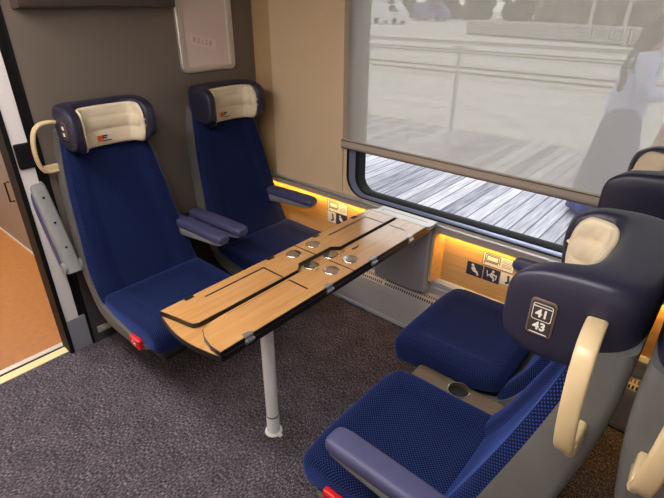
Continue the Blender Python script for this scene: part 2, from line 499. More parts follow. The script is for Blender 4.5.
def cover_bm():
    """quilted cloth lying on the hollow of the headrest, over its upper lip"""
    bm = B()
    sub = [h for h in HC if abs(h[3]) <= .162 and h[2] <= .294]
    n = len(sub)
    rows = 30
    seams = (0, .40, .74, 1.0)
    grid = []
    for idx, (o0, o1, i0, i1, a, b) in enumerate(sub):
        o = Vector((o0, o1, 0)); i = Vector((i0, i1, 0)); c = (o+i)/2; d = (i-o)/2
        e = abs(2*idx/(n-1)-1)                          # 1 at the wing tips
        rnd = .42*max(0, (e-.70)/.30)**2.4
        z0 = 1.155+.20*rnd; z1 = 1.352-.19*rnd
        col = []
        for r in range(rows+1):
            t = r/rows
            z = z0+(z1-z0)*t
            v = max(-1, min(1, (z-(a+b)/2)/((b-a)/2)))
            u = max(.90, max(0, 1-abs(v)**(1/.45))**.45)
            for s0, s1 in zip(seams, seams[1:]):
                if s0 <= t <= s1: q = .007*max(0, math.sin(PI*(t-s0)/(s1-s0)))**.5
            q *= 1-.9*max(0, min(1, (e-.80)/.14))
            if abs(i1) > .11: q *= .35+.65*min(1, max(0, (abs(i1)-.115)/.02))        # upright seams beside the centre panel
            fold = .0012*math.sin(idx*.9+t*9)*math.sin(t*14+idx*.35)
            edge = .005*(1-min(1, min(t, 1-t)/.05))
            col.append(c+d*u+d.normalized()*(.012+q+fold-edge)+Vector((0, 0, z)))
        grid.append(col)
    V = [[bm.verts.new(p) for p in col] for col in grid]
    for x in range(n-1):
        for y in range(rows): bm.faces.new((V[x][y], V[x+1][y], V[x+1][y+1], V[x][y+1]))
    return bm

def armrest(parent, ysgn_y, up=0, name='armrest'):
    """arm hinged at (.215, y, .625); its own axis runs forward"""
    a = empty(name); a.parent = parent
    a.location = (.235, ysgn_y, .612)
    a.rotation_euler = (0, math.radians(-up) if up else math.radians(-2), 0)
    L = .472
    rings = []
    for t in [0, .01, .03, .08, .2, .4, .6, .8, .9, .96, .985, 1]:
        x = -.02+L*t
        e = min(1, math.sqrt(max(0, 1-max(0, (t-.9)/.1)**2))*.9+.1, math.sqrt(max(0, 1-max(0, (.05-t)/.05)**2))*.8+.2)
        w = (.040+.004*t)*(.55+.45*e); h = .026*(.5+.5*e); zc = .055-.004*t+ .004*math.sin(t*PI)
        rings.append([Vector((x, w*sgnpow(math.cos(2*PI*k/20), .55), zc+h*sgnpow(math.sin(2*PI*k/20), .6))) for k in range(20)])
    obj('pad', loft(B(), rings), 'pad', a)
    rings = []
    for t in [0, .02, .1, .3, .6, .85, .95, .985, 1]:
        x = -.03+(L+.005)*t
        e = math.sqrt(max(0, 1-max(0, (t-.9)/.1)**2))*.85+.15
        w = .036*(.5+.5*e); h = (.034-.018*t)*(.4+.6*e); zc = .030-h+.014
        rings.append([Vector((x, w*sgnpow(math.cos(2*PI*k/20), .5), zc+h*sgnpow(math.sin(2*PI*k/20), .6))) for k in range(20)])
    obj('armrest_core', loft(B(), rings), 'arm_core', a)
    if up:
        for q in (.10, .23, .36):
            bm = B(); lathe(bm, [(.006, 0), (.006, .004), (.001, .004)], n=12)
            bm.transform(Matrix.Translation((q, 0, .0145-2*(.034-.018*(q+.03)/.46)+.0285)) @ Matrix.Rotation(PI, 4, 'X'))
            obj('screw', bm, 'black', a)
    bm = B(); tube(bm, [(0, -.047, .012), (0, .047, .012)], .03, 20); obj('hinge', bm, 'arm_core', a, bevel=.004)
    return a

def strip(bm, path, xw, th):
    """flat handle: path of (y,z) with width along x from xw functions and thickness th"""
    rings = []
    n = len(path)
    for i, (y, z, x0, x1) in enumerate(path):
        p = Vector((0, y, z)); a = path[max(0, i-1)]; b = path[min(n-1, i+1)]
        t = Vector((0, b[0]-a[0], b[1]-a[1])).normalized(); nrm = Vector((0, t.z, -t.y))
        ring = []
        e = .5 if i in (0, n-1) else 1
        for k in range(16):
            u = sgnpow(math.cos(2*PI*k/16), .5)*e; v = sgnpow(math.sin(2*PI*k/16), .7)*e
            ring.append(Vector(((x0+x1)/2+u*(x1-x0)/2, y, z))+nrm*(v*th/2))
        rings.append(ring)
    return loft(bm, rings)

def make_seat(label, loc, rz, aisle=0, arms=(), fwd=0.0, group=None, plate=None, lever=True, rec=0.0, up=0.0):
    """aisle: local y sign of the aisle side (0 = window seat); arms: list of (y, up)"""
    s = empty('train_seat', loc, rz); tag(s, label, 'seat', group)
    obj('backrest', backrest_bm(rec), 'fabric', s, angle=50)
    obj('seat_cushion', cushion_bm(fwd=fwd, up=up), 'fabric', s, angle=50)
    obj('shell', shell_bm(rec), 'shell', s, angle=50)
    h = obj('headrest', headrest_bm(), 'navy_leather', s, angle=60)
    c = obj('headrest_cover', cover_bm(), 'cover', h, angle=80)
    so = c.modifiers.new('thickness', 'SOLIDIFY'); so.thickness = .012; so.offset = -1 if c.data.polygons[0].normal.x > 0 else 1
    tag(c, 'cream quilted cloth')
    # emblem printed on the cover's lower band
    bm = B()
    R = frame_mtx((.1975, -.03, 1.198), (0, 1, 0), (0, 0, 1))
    box(bm, -.030, -.006, -.014, .012, 0, .0012, R)
    e = obj('emblem', bm, 'orange', c, smooth=False); tag(e, 'orange square emblem')
    bm = B()
    for x0, x1, y0, y1 in ((-.003, .022, .006, .012), (-.003, .016, -.003, .002), (-.006, .040, -.017, -.013), (-.0035, 0, -.006, .012)):
        box(bm, x0, x1, y0, y1, 0, .0012, R)
    obj('emblem', bm, 'navyprint', c, smooth=False)
    for arm_y, folded in arms: armrest(s, arm_y, folded)
    # base
    bm = B()
    prism(bm, [(.26, 0), (.52, 0), (.52, .03), (.46, .06), (.46, .29), (.36, .32), (.34, .06), (.26, .03)], XZ, -.10, .10)
    obj('pedestal', bm, 'pedestal', s, smooth=False, bevel=.01)
    if aisle:
        a = aisle
        pts = [(-.200, 1.296), (-.240, 1.300), (-.280, 1.294), (-.307, 1.270), (-.322, 1.228), (-.327, 1.18), (-.325, 1.13), (-.314, 1.088), (-.29, 1.070), (-.240, 1.068)]
        cc = catmull([(p[0], p[1]) for p in pts], 4)
        n = len(cc)
        full = []
        for i, (y, z) in enumerate(cc):
            t = i/(n-1)
            full.append((y*(-a if a > 0 else 1), z, .123-.026*t, .159-.028*t))
        obj('grab_handle', strip(B(), full, None, .016), 'cream_plastic', s, angle=60)
        bm = B()
        y0, y1 = sorted((a*.235, a*.312))
        box(bm, .100, .120, y0, y1, 1.064, 1.100)
        obj('handle_bracket', bm, 'cream_plastic', s, bevel=.008)
        if lever:
            bm = B()
            y0, y1 = sorted((a*.290, a*.318))
            box(bm, .655-up*2, .745-up*2, y0, y1, .330+up*3, .385+up*3, None)
            lv = obj('release_lever', bm, 'red', s, bevel=.01, seg=3); tag(lv, 'red lever')
            bm = B(); yo = a*.3186
            R = frame_mtx((.70-up*2, yo, .358+up*3), (-a, 0, 0), (0, 0, 1))
            box(bm, -.016, -.011, -.010, .010, -.0005, .0006, R @ Matrix.Rotation(-.6, 4, 'Z'))
            box(bm, -.006, .012, -.003, .002, -.0005, .0006, R @ Matrix.Rotation(.25, 4, 'Z')); box(bm, .008, .013, -.010, .010, -.0005, .0006, R @ Matrix.Rotation(-.5, 4, 'Z'))
            obj('pictogram', bm, 'white', lv, smooth=False)
        if plate is not None:
            R = frame_mtx((.230, a*.2145, 1.266), (-a, 0, 0), (0, 0, 1))
            bm = B(); prism(bm, rrect(-.027, .027, -.044, .044, .009), XY, -.004, .004); bm.transform(R @ Matrix.Scale(.9, 4))
            pl = obj('number_plate', bm, 'plate_rim', h, bevel=.0015)
            bm = B(); prism(bm, rrect(-.0235, .0235, -.040, .040, .007), XY, .0035, .005); bm.transform(R @ Matrix.Scale(.9, 4))
            obj('plate_face', bm, 'plate', pl, smooth=False)
            bm = B()
            if plate == '41 43':
                up = R @ Matrix.Scale(.9, 4) @ Matrix.Translation((0, 0, .0052))
                text_into(bm, '41', .0265, up @ Matrix.Translation((0, .0110, 0)), .0008)
                text_into(bm, '43', .0265, up @ Matrix.Translation((0, -.0205, 0)), .0008)
                o = rrect(-.0205, .0205, -.0055, .035, .005); i = rrect(-.019, .019, -.004, .0335, .004)
                vo = [bm.verts.new(up @ Vector((x, y, 0))) for x, y in o]; vi = [bm.verts.new(up @ Vector((x, y, 0))) for x, y in i]
                for k in range(len(o)): bm.faces.new((vo[k], vo[(k+1) % len(o)], vi[(k+1) % len(o)], vi[k]))
                box(bm, -.0185, .0185, .0265, .0285, 0, .0004, up); box(bm, -.0185, .0185, -.0385, -.0365, 0, .0004, up)
            else:
                up = R @ Matrix.Scale(.9, 4) @ Matrix.Translation((0, 0, .0052))
                box(bm, -.012, .012, .008, .026, 0, .0004, up); box(bm, -.011, .011, -.026, -.008, 0, .0004, up)
            ln = obj('lettering', bm, 'white', pl, smooth=False)
            if plate == '41 43': tag(ln, 'white numbers 41 and 43')
    return s

ARM = .335
make_seat('navy dotted seat beside the doorway with aisle armrest folded up', (-.056, -1.097, 0), 0, aisle=-1,
          arms=[(-ARM, 113), (.272, 0)], plate='marks')
make_seat('navy dotted seat against the end wall beside the beige window wall', (-.056, -.352, 0), 0, aisle=0,
          arms=[(-.345, 0), (.225, 0)], lever=False)
make_seat('navy dotted aisle seat with plate 41 43 on its headrest', (2.575, -1.130, 0), PI, aisle=1,
          arms=[(.298, 0), (-.335, 90)], plate='41 43', rec=.055, up=.018, fwd=-.02)
make_seat('navy dotted window seat under the sheer blind, beyond seat 41', (2.568, -.398, 0), PI, aisle=0,
          arms=[(-.345, 0), (.335, 90)], fwd=.095, lever=False, rec=.065, up=.01)
make_seat('navy seat at the frame edge standing back to back with seat 41', (2.46, -1.135, 0), 0, aisle=-1,
          arms=[(-.335, 0), (.30, 100)], plate='marks')

# pivoting bin between the two facing seats
t = empty('waste_bin', (1.985, -.765, .075)); tag(t, 'brown metal bin with round opening between the two seats beside number 41', 'bin')
bm = B()
n = 32
outer = rrect(-.20, .20, -.048, .048, .012, 7); cx, cy = 0.0, 0.006
inner = []
for (x, y) in outer:
    a = math.atan2(outer[0][1], outer[0][0])+2*PI*len(inner)/len(outer); inner.append((cx+.040*math.cos(a), cy+.040*math.sin(a)))
k = len(outer)
rings = [[Vector((x, y, -.074)) for x, y in outer], [Vector((x, y, .345)) for x, y in outer], [Vector((x*.97, y*.93, .352)) for x, y in outer],
         [Vector((x, y, .352)) for x, y in inner], [Vector((x, y, .02)) for x, y in inner]]
loft(bm, rings); obj('bin_body', bm, 'bronze', t, smooth=True, angle=30)
bm = B(); lathe(bm, [(.0395, .335), (.0395, .03), (.001, .03)], (0, .006, 0)); obj('liner', bm, 'slot', t)
bm = B(); tube(bm, [(.043*math.cos(2*PI*q/32), .006+.043*math.sin(2*PI*q/32), .353) for q in range(33)], .003, 8, False); obj('rim', bm, 'chrome', t)

# ------------------------------------------------------------------ table
T = empty('folding_table', (1.245, -.738, 0)); tag(T, 'maple folding table with wings folded inward over the middle leaf', 'table')
X0, X1, YN, YF = -.182, .182, -.72, .700
def arc_end(x0, x1, y, bulge, n=14):
    return [(x0+(x1-x0)*k/n, y-bulge*math.sin(PI*k/n)) for k in range(n+1)]
def slab(name, pts, z0, z1, m, parent, edge=True):
    bm = B(); prism(bm, pts, XY, z0, z1)
    o = obj(name, bm, m, parent, smooth=False)
    return o
lower = arc_end(X0, X1, YN, .03)+[(X1, YF), (X0, YF)]
slab('middle_leaf', lower, .7165, .7350, 'table', T)
grow = arc_end(X0-.003, X1+.003, YN-.003, .03)+[(X1+.003, YF), (X0-.003, YF)]
tr = slab('edge_trim', grow, .7125, .7335, 'edge', T); tag(tr, 'black rubber edging')
# wing outlines in table coordinates (folded on top)
def wing(name_y0, pts):
    w = slab('wing', pts, .741, .7575, 'table', T)
    c = Vector((sum(p[0] for p in pts)/len(pts), sum(p[1] for p in pts)/len(pts), 0))
    n = len(pts); g = []
    ar = sum(pts[i][0]*pts[(i+1) % n][1]-pts[(i+1) % n][0]*pts[i][1] for i in range(n))
    sg = 1 if ar > 0 else -1
    for i in range(n):
        p, q, r = Vector(pts[i-1]), Vector(pts[i]), Vector(pts[(i+1) % n])
        e1 = (q-p).normalized(); e2 = (r-q).normalized()
        n1 = Vector((e1.y, -e1.x))*sg; n2 = Vector((e2.y, -e2.x))*sg
        m_ = (n1+n2); m_ = m_/max(.3, m_.length_squared)*2 if m_.length > 0 else n1
        g.append(tuple(q+m_*.0028))
    tr = slab('edge_trim', g, .7375, .7560, 'edge', w)
    return w
LN = [(X0, -.722), (-.108, -.706), (-.040, -.694), (-.022, -.688), (-.011, -.670), (-.009, -.57), (-.009, -.156), (-.046, -.112), (-.046, -.004), (X0, -.004)]
LF = [(X0, .004), (-.046, .004), (-.046, .105), (-.012, .140), (-.011, .60), (X0, .60)]
RN = [(X1, -.722), (.130, -.722), (.075, -.708), (.036, -.686), (.024, -.66), (.016, -.60), (.014, -.160), (.040, -.112), (.040, -.004), (X1, -.004)]
RF = [(X1, .004), (.040, .004), (.040, .105), (.014, .140), (.014, .60), (X1, .60)]
wings = [wing(0, p) for p in (LN, LF, RN, RF)]
# dark slots let into the wings (mesh lies just above their face)
def slots(parent, segs, w=.0085):
    bm = B()
    for (a, b) in segs:
        a = Vector((*a, 0)); b = Vector((*b, 0)); d = (b-a).normalized(); nn = Vector((-d.y, d.x, 0))*w/2
        q = [a+nn, a-nn, b-nn, b+nn]
        lo = [bm.verts.new(p+Vector((0, 0, .7570))) for p in q]; hi = [bm.verts.new(p+Vector((0, 0, .7579))) for p in q]
        bm.faces.new(hi); bm.faces.new(lo[::-1])
        for i in range(4): bm.faces.new((lo[i], lo[(i+1) % 4], hi[(i+1) % 4], hi[i]))
    return obj('slot', bm, 'edge', parent, smooth=False)
slots(wings[0], [((-.135, -.552), (-.135, -.242)), ((-.138, -.243), (-.012, -.243))])
slots(wings[1], [((-.133, .195), (-.133, .50)), ((-.136, .50), (-.012, .50))])
slots(wings[2], [((.022, -.243), (.132, -.243))]); slots(wings[2], [((.025, -.57), (.025, -.246))], .002)
slots(wings[3], [((.022, .497), (.126, .497))])
def cup(parent, x, y, z):
    bm = B()
    lathe(bm, [(.0365, z), (.0365, z+.0022), (.0345, z+.0040), (.032, z+.0034), (.026, z+.0018), (.018, z+.0009), (.009, z+.0005), (.001, z+.0004)], (x, y, 0), 36)
    c = obj('cup_recess', bm, 'chrome', parent, angle=50); tag(c, 'round polished steel recess')
for w, x, y in ((wings[0], -.123, -.066), (wings[1], -.123, .067), (wings[2], .109, -.066), (wings[3], .109, .067)): cup(w, x, y, .7575)
for y in (-.063, .070): cup(T, -.012, y, .7352)
# hinges on both long sides
for x, sg in ((X1, 1), (X0, -1)):
    for y in (-.60, -.165, .145, .455):
        bm = B()
        box(bm, x-.016 if sg > 0 else x, x if sg > 0 else x+.016, y-.020, y+.020, .7572, .7588)
        for q in (-.014, 0, .014): tube(bm, [(x+sg*.006, y+q-.006, .7375), (x+sg*.006, y+q+.006, .7375)], .0065, 10)
        box(bm, min(x, x+sg*.005), max(x, x+sg*.005), y-.018, y+.018, .724, .7585)
        obj('hinge', bm, 'steel_dark' if sg > 0 else 'edge', T, smooth=False)
# little steel catches and a dark hook beside the recesses
for x, y in ((.055, -.103), (.052, .066)):
    bm = B(); box(bm, x-.005, x+.005, y-.012, y+.012, .7574, .762); obj('catch', bm, 'chrome', wings[2] if y < 0 else wings[3], bevel=.002)
bm = B(); tube(bm, [(.052, .15, .759), (.057, .175, .760), (.050, .20, .759)], .0035, 8); obj('hook', bm, 'edge', wings[3])
# fixed end plate by the window
bm = B(); prism(bm, [(X0+.006, .604), (X1-.004, .604), (X1+.018, .62), (X1+.018, .70), (X0+.03, .70), (X0+.03, .64), (X0+.006, .62)], XY, .735, .7572)
obj('end_plate', bm, 'silver', T, bevel=.003)
bm = B(); box(bm, X0+.06, X1-.02, .66, .663, .757, .7577); box(bm, X0+.06, X0+.064, .64, .663, .757, .7577); obj('seam', bm, 'edge', T, smooth=False)
# leg
bm = B()
lathe(bm, [(.030, .0), (.030, .10), (.0285, .104), (.0265, .106), (.0265, .109), (.0285, .111), (.0285, .7125)], (.035, -.394, 0), 28)
obj('leg', bm, 'white_metal', T, angle=25)
bm = B(); lathe(bm, [(.0292, .104), (.0292, .110)], (.035, -.394, 0), 28); obj('ring', bm, 'edge', T)
bm = B(); lathe(bm, [(.042, .001), (.040, .008), (.031, .010)], (.035, -.394, 0), 28); box(bm, .06, .088, -.405, -.385, .001, .007); obj('foot', bm, 'white_metal', T, bevel=.001)

# ------------------------------------------------------------------ setting: floor, walls, ceiling
def struct(name, bm, m, parent=None, **k):
    o = obj(name, bm, m, parent, **k)
    if parent is None: o['kind'] = 'structure'
    return o
XR = 4.4; YB = -2.95; ZC = 2.25
struct('floor', box(B(), -.035, XR, YB, .04, -.05, 0), 'carpet', smooth=False)
struct('ceiling', box(B(), -3.2, XR, YB, .12, ZC, ZC+.05), 'ceiling', smooth=False)
struct('wall_end', box(B(), -.06, 0, -1.372, .10, 0, ZC), 'endwall', smooth=False)
struct('wall_end_shade', box(B(), .0, .005, -1.372, -.0, 0, .60), 'wall_shade', smooth=False)  # thin dark sheet added: shade low on the end wall, put into colour
# opposite side: wall with two open window bays, out of frame
bm = B()
box(bm, -3.2, XR, YB-.06, YB, -.05, 1.25); box(bm, -3.2, XR, YB-.06, YB, 1.70, ZC)
for a, b in ((-3.2, -2.4), (-1.0, .5), (2.1, 2.5), (4.1, XR)): box(bm, a, b, YB-.06, YB, 1.25, 1.70)
struct('wall_aisle', bm, 'beige', smooth=False)
struct('wall_rear', box(B(), XR, XR+.05, YB, .12, -.05, ZC), 'endwall', smooth=False)
# window wall: upper skin with rounded opening
def plate_with_hole(bm, ox0, ox1, oz0, oz1, hole, y0, y1):
    for y in (y0, y1):
        es = []
        for loop in ([(ox0, oz0), (ox1, oz0), (ox1, oz1), (ox0, oz1)], hole):
            v = [bm.verts.new((x, y, z)) for x, z in loop]
            es += [bm.edges.new((v[i], v[(i+1) % len(v)])) for i in range(len(v))]
            if y == y0: continue
        bmesh.ops.triangle_fill(bm, use_beauty=True, edges=es)
    bm.verts.ensure_lookup_table()
    n = len(hole); h0 = 4; h1 = 4+n+4
    vs = list(bm.verts)
    for i in range(n):
        bm.faces.new((vs[h0+i], vs[h0+(i+1) % n], vs[h1+(i+1) % n], vs[h1+i]))
    return bm
HOLE = rrect(.785, 3.15, .742, 2.02, .125, 10)
struct('wall_window', plate_with_hole(B(), .757, XR, .70, ZC, HOLE, 0.0, .05), 'beige', smooth=False)
struct('wall_beside_window', box(B(), .165, .753, -.004, .05, .70, ZC), 'beige', smooth=False, bevel=.003)
struct('wall_corner', box(B(), -.0, .162, .006, .05, .70, ZC), 'tan_strip', smooth=False)
struct('trim_joint', box(B(), .753, .757, .004, .05, .70, ZC), 'black', smooth=False)
struct('wall_outside', box(B(), -3.2, .76, .05, .12, -.05, ZC), 'endwall', smooth=False)
struct('wall_outside_low', box(B(), .76, XR, .05, .12, -.05, .71), 'endwall', smooth=False)
# lower wood panel with sloping jamb next to the grey column
struct('wall_lower', box(B(), 0, XR, .012, .05, .395, .702), 'panel_wood', smooth=False)
bm = B(); prism(bm, [(1.436, .012), (1.436, -.055), (1.446, -.055), (1.475, .012)], XY, .395, .688); struct('trim_panel_jamb', bm, 'panel_wood', smooth=False)
# window: rings and glass
W = empty('window_1', (0, 0, 0)); W['kind'] = 'structure'
def ring(bm, o, i, yo0, yi0, yb):
    n = len(o)
    a = [bm.verts.new((x, yo0, z)) for x, z in o]; b = [bm.verts.new((x, yi0, z)) for x, z in i]; c = [bm.verts.new((x, yb, z)) for x, z in i]; d = [bm.verts.new((x, yb, z)) for x, z in o]
    for k in range(n):
        q = (k+1) % n
        for s, t_ in ((a, b), (b, c), (c, d), (d, a)): bm.faces.new((s[k], s[q], t_[q], t_[k]))
    return bm
def inset(d, b): return rrect(.785+d, 3.15-d, .742+b, 2.02-b, .125-d*.6, 10)
obj('gasket', ring(B(), inset(0, 0), inset(.012, .006), -.003, -.003, .03), 'black', W)
obj('window_frame', ring(B(), inset(.012, .006), inset(.038, .013), .004, .034, .08), 'frame_blue', W)
obj('inner_gasket', ring(B(), inset(.038, .013), inset(.058, .018), .034, .044, .11), 'black', W)
bm = B(); prism(bm, inset(.055, .016), XZ, .088, .092); obj('pane', bm, 'glass', W, smooth=False)
# sheer blind
BL = empty('roller_blind', (0, 0, 0)); tag(BL, 'sheer pale mesh blind pulled halfway down the window', 'blind')
bm = B(); box(bm, .760, 3.2, -.0125, -.0115, 1.075, ZC-.01); bl = obj('blind_cloth', bm, 'blind', BL, smooth=False)
bm = B(); prism(bm, [(-.022, 1.034), (-.004, 1.034), (-.004, 1.084), (-.018, 1.084), (-.026, 1.074), (-.028, 1.05), (-.026, 1.040)], YZ, .758, 3.2); obj('bottom_bar', bm, 'taupe', BL, smooth=False, bevel=.002)
bm = B(); box(bm, .758, 3.2, -.0285, -.024, 1.077, 1.081); box(bm, .758, 3.2, -.0285, -.022, 1.033, 1.037); obj('bar_edge', bm, 'bronze', BL, smooth=False)
# sill and its light
bm = B(); prism(bm, [(.0, .742), (-.022, .734), (-.028, .726), (-.028, .688), (-.022, .688), (-.022, .702), (.012, .702), (.012, .742)], YZ, .0, XR)
struct('trim_sill', bm, 'taupe', smooth=False, bevel=.002)
bm = B(); prism(bm, [(-.031, .724), (-.0225, .724), (-.0155, .732), (-.0155, .7345), (-.028, .7345), (-.031, .731)], YZ, .0, XR); struct('trim_sill_edge', bm, 'polished', smooth=False, bevel=.001)
for a, b in ((.03, 1.22), (1.48, XR-.05)):
    L = obj('led_strip', box(B(), a, b, -.020, -.006, .697, .702), 'led', smooth=False)
    tag(L, 'warm light strip under the sill %s the table' % ('left of' if a < 1 else 'right of'), 'light', 'sill lights')

# heater cover along the floor
H = empty('heater_cover', (0, 0, 0)); tag(H, 'grey metal heater cover with slotted grille running under the window', 'heater')
bm = B(); prism(bm, [(.012, 0), (-.056, 0), (-.056, .022), (-.050, .026), (-.050, .050), (-.057, .056), (-.055, .20), (-.050, .238), (-.0, .285), (.0, .312), (-.010, .318), (-.010, .334), (-.002, .338), (-.002, .35), (-.010, .354), (-.010, .375), (.0, .395), (.012, .395)], YZ, .012, XR)
obj('casing', bm, 'heater', H, smooth=False, bevel=.002)
g = math.atan2(.047, .05)
def slot_mat(name, dark):
    m, nt, p = new_mat(name)
    tc = nt.nodes.new('ShaderNodeTexCoord'); sep = nt.nodes.new('ShaderNodeSeparateXYZ'); nt.links.new(tc.outputs['Object'], sep.inputs[0])
    f = math_node(nt, 'FRACT', math_node(nt, 'DIVIDE', sep.outputs[0], .0155))
    on = math_node(nt, 'GREATER_THAN', f, .42)
    brk = math_node(nt, 'GREATER_THAN', math_node(nt, 'FRACT', math_node(nt, 'DIVIDE', sep.outputs[0], .372)), .05)
    mx = nt.nodes.new('ShaderNodeMix'); mx.data_type = 'RGBA'
    mx.inputs[6].default_value = (*lin((196, 197, 204)), 1); mx.inputs[7].default_value = (*lin(dark), 1)
    nt.links.new(math_node(nt, 'MULTIPLY', on, brk), mx.inputs[0]); nt.links.new(mx.outputs[2], p.inputs['Base Color'])
    p.inputs['Roughness'].default_value = .5
    return m
M['slot_row'] = slot_mat('dark_slot_row', (30, 28, 32)); M['copper_row'] = slot_mat('copper_slot_row', (140, 92, 62))
for u, mname in ((.014, 'slot_row'), (.043, 'copper_row')):
    bm = B(); box(bm, .02, XR-.02, u-.009, u+.009, .0003, .0012, Matrix.Translation((0, -.05, .238)) @ Matrix.Rotation(g, 4, 'X'))
    obj('grille', bm, mname, H, smooth=False)
cb = obj('cable', tube(B(), [(.80, -.066, .008), (.92, -.067, .007), (1.01, -.066, .008)], .006, 8), M['trousers']); tag(cb, 'short blue cable lying along the foot of the heater', 'cable')
# grey column under the table's end
K = empty('table_column', (1.25, -.04, 0)); tag(K, 'grey steel wall column carrying the window end of the table', 'column')
bm = B(); prism(bm, [(-.165, .052), (-.165, -.045), (.10, -.045), (.165, -.03), (.178, -.02), (.178, .052)], XY, .315, .7120); obj('column_body', bm, 'heater_dark', K, smooth=False, bevel=.004)
bm = B(); box(bm, .183, .19, -.016, .05, .395, .69); obj('column_side', bm, 'heater', K, smooth=False)

# stickers on the wood panel
def sticker(x0, x1, z0, z1, m, label, marks, mm, y=.0112):
    bm = B(); box(bm, x0, x1, y, y+.0008, z0, z1)
    s = obj('sticker', bm, m, smooth=False); tag(s, label, 'sticker')
    s.location = (0, 0, 0)
    bm = B(); marks(bm, x0, x1, z0, z1, y-.0006)
    if len(bm.verts): obj('pictogram', bm, mm, s, smooth=False)
    else: bm.free()
    return s
def bar(bm, x, z, x2, z2, w, y):
    a = Vector((x, y, z)); b = Vector((x2, y, z2)); d = (b-a).normalized(); n = Vector((-d.z, 0, d.x))*w/2
    vs = [bm.verts.new(p+Vector((0, dy, 0))) for dy in (0, .0006) for p in (a+n, a-n, b-n, b+n)]
    for f in ((0, 1, 2, 3), (7, 6, 5, 4), (0, 4, 5, 1), (1, 5, 6, 2), (2, 6, 7, 3), (3, 7, 4, 0)): bm.faces.new([vs[i] for i in f])
def disc(bm, x, z, r, y):
    prism(bm, [(x+r*math.cos(2*PI*k/14), z+r*math.sin(2*PI*k/14)) for k in range(14)], XZ, y, y+.0006)
def mk_diagram(bm, x0, x1, z0, z1, y):
    w = x1-x0; h = z1-z0
    for a, b, c, d in ((.07, .12, .07, .9), (.07, .9, .55, .9), (.55, .9, .55, .35), (.07, .30, .50, .30), (.12, .40, .5, .40), (.12, .40, .12, .8), (.12, .8, .5, .8), (.5, .8, .5, .4)):
        bar(bm, x0+a*w, z0+b*h, x0+c*w, z0+d*h, .0045, y)
    for q in (.25, .36, .47, .60, .71, .82): bar(bm, x0+.62*w, z0+q*h, x0+.94*w, z0+q*h, .002, y)
    for a, b, c, d in ((0, 0, 1, 0), (0, 1, 1, 1), (0, 0, 0, 1), (1, 0, 1, 1)): bar(bm, x0+a*w, z0+b*h, x0+c*w, z0+d*h, .003, y)
def mk_recline(bm, x0, x1, z0, z1, y):
    w = x1-x0; h = z1-z0
    disc(bm, x0+.36*w, z0+.80*h, .10*h, y)
    bar(bm, x0+.36*w, z0+.66*h, x0+.50*w, z0+.42*h, .022, y); bar(bm, x0+.46*w, z0+.42*h, x0+.68*w, z0+.34*h, .014, y); bar(bm, x0+.66*w, z0+.36*h, x0+.74*w, z0+.12*h, .011, y)
def mk_reader(bm, x0, x1, z0, z1, y):
    w = x1-x0; h = z1-z0
    disc(bm, x0+.58*w, z0+.82*h, .09*h, y)
    bar(bm, x0+.58*w, z0+.68*h, x0+.46*w, z0+.42*h, .018, y); bar(bm, x0+.58*w, z0+.64*h, x0+.80*w, z0+.50*h, .008, y); bar(bm, x0+.44*w, z0+.42*h, x0+.66*w, z0+.36*h, .012, y)
    bar(bm, x0+.66*w, z0+.36*h, x0+.66*w, z0+.10*h, .010, y); bar(bm, x0+.20*w, z0+.78*h, x0+.28*w, z0+.34*h, .005, y); bar(bm, x0+.26*w, z0+.40*h, x0+.44*w, z0+.56*h, .007, y); bar(bm, x0+.82*w, z0+.62*h, x0+.78*w, z0+.24*h, .005, y)
def mk_foot(bm, x0, x1, z0, z1, y):
    w = x1-x0; h = z1-z0
    bar(bm, x0+.45*w, z0+.15*h, x0+.75*w, z0+.30*h, .012, y); bar(bm, x0+.62*w, z0+.85*h, x0+.70*w, z0+.28*h, .012, y)
sticker(1.703, 1.868, .576, .650, 'white', 'white window-diagram sticker on the wood panel behind seat 41', mk_diagram, 'ink_dark')
sticker(1.622, 1.712, .488, .566, 'navyprint', 'navy square sticker of a plain seated figure, right of the table', mk_recline, 'white')
sticker(1.717, 1.806, .488, .566, 'navyprint', 'navy square sticker of a seated figure holding a table edge', mk_reader, 'white')
sticker(1.810, 1.872, .500, .568, 'white', 'white square sticker with dark foot, partly behind the armrest', mk_foot, 'ink_dark')
sticker(.622, .786, .585, .660, 'white', 'white window-diagram sticker on the wood panel left of the table', mk_diagram, 'ink_dark')
sticker(.622, .690, .508, .582, 'white', 'white square sticker with dark foot, left of the table', mk_foot, 'ink_dark')
sticker(.694, .786, .508, .582, 'navyprint', 'navy square sticker half hidden behind the left edge of the table', mk_recline, 'white')

# end wall fittings
F = empty('notice_board', (0, -.358, 1.43)); tag(F, 'mauve notice board in rounded silver frame on the dark end wall', 'notice board')
o = rrect(-.191, .191, 0, .72, .035); i = rrect(-.160, .160, .03, .69, .012)
bm = B(); n = len(o)
ro = [[Vector((x, a, b)) for a, b in L_] for x, L_ in ((0.001, o), (.018, o), (.022, [(p[0]*.98, p[1]*.985+.005) for p in o]), (.022, i), (.008, i))]
loft(bm, ro, True, False); obj('board_frame', bm, 'silver', F, angle=40)
bm = B(); prism(bm, i, YZ, .002, .010); obj('board_face', bm, 'mauve', F, smooth=False)
bm = B(); box(bm, .008, .014, .150, .158, .03, .69); obj('inner_edge', bm, 'white', F, smooth=False)
P = [(.0125, -.480, 1.613), (.0125, -.300, 1.5695)]
ux = (Vector(P[1])-Vector(P[0])).normalized(); uz = Vector((1, 0, 0)).cross(ux)
R = frame_mtx((.0125, -.390, 1.5917), ux, uz)
bm = B(); box(bm, -.092, .092, -.028, .028, -.0005, .0006, R)
ps = obj('paper_note', bm, 'paper', smooth=False); tag(ps, 'small pale paper strip with faint marks stuck on the notice board', 'note')
bm = B()
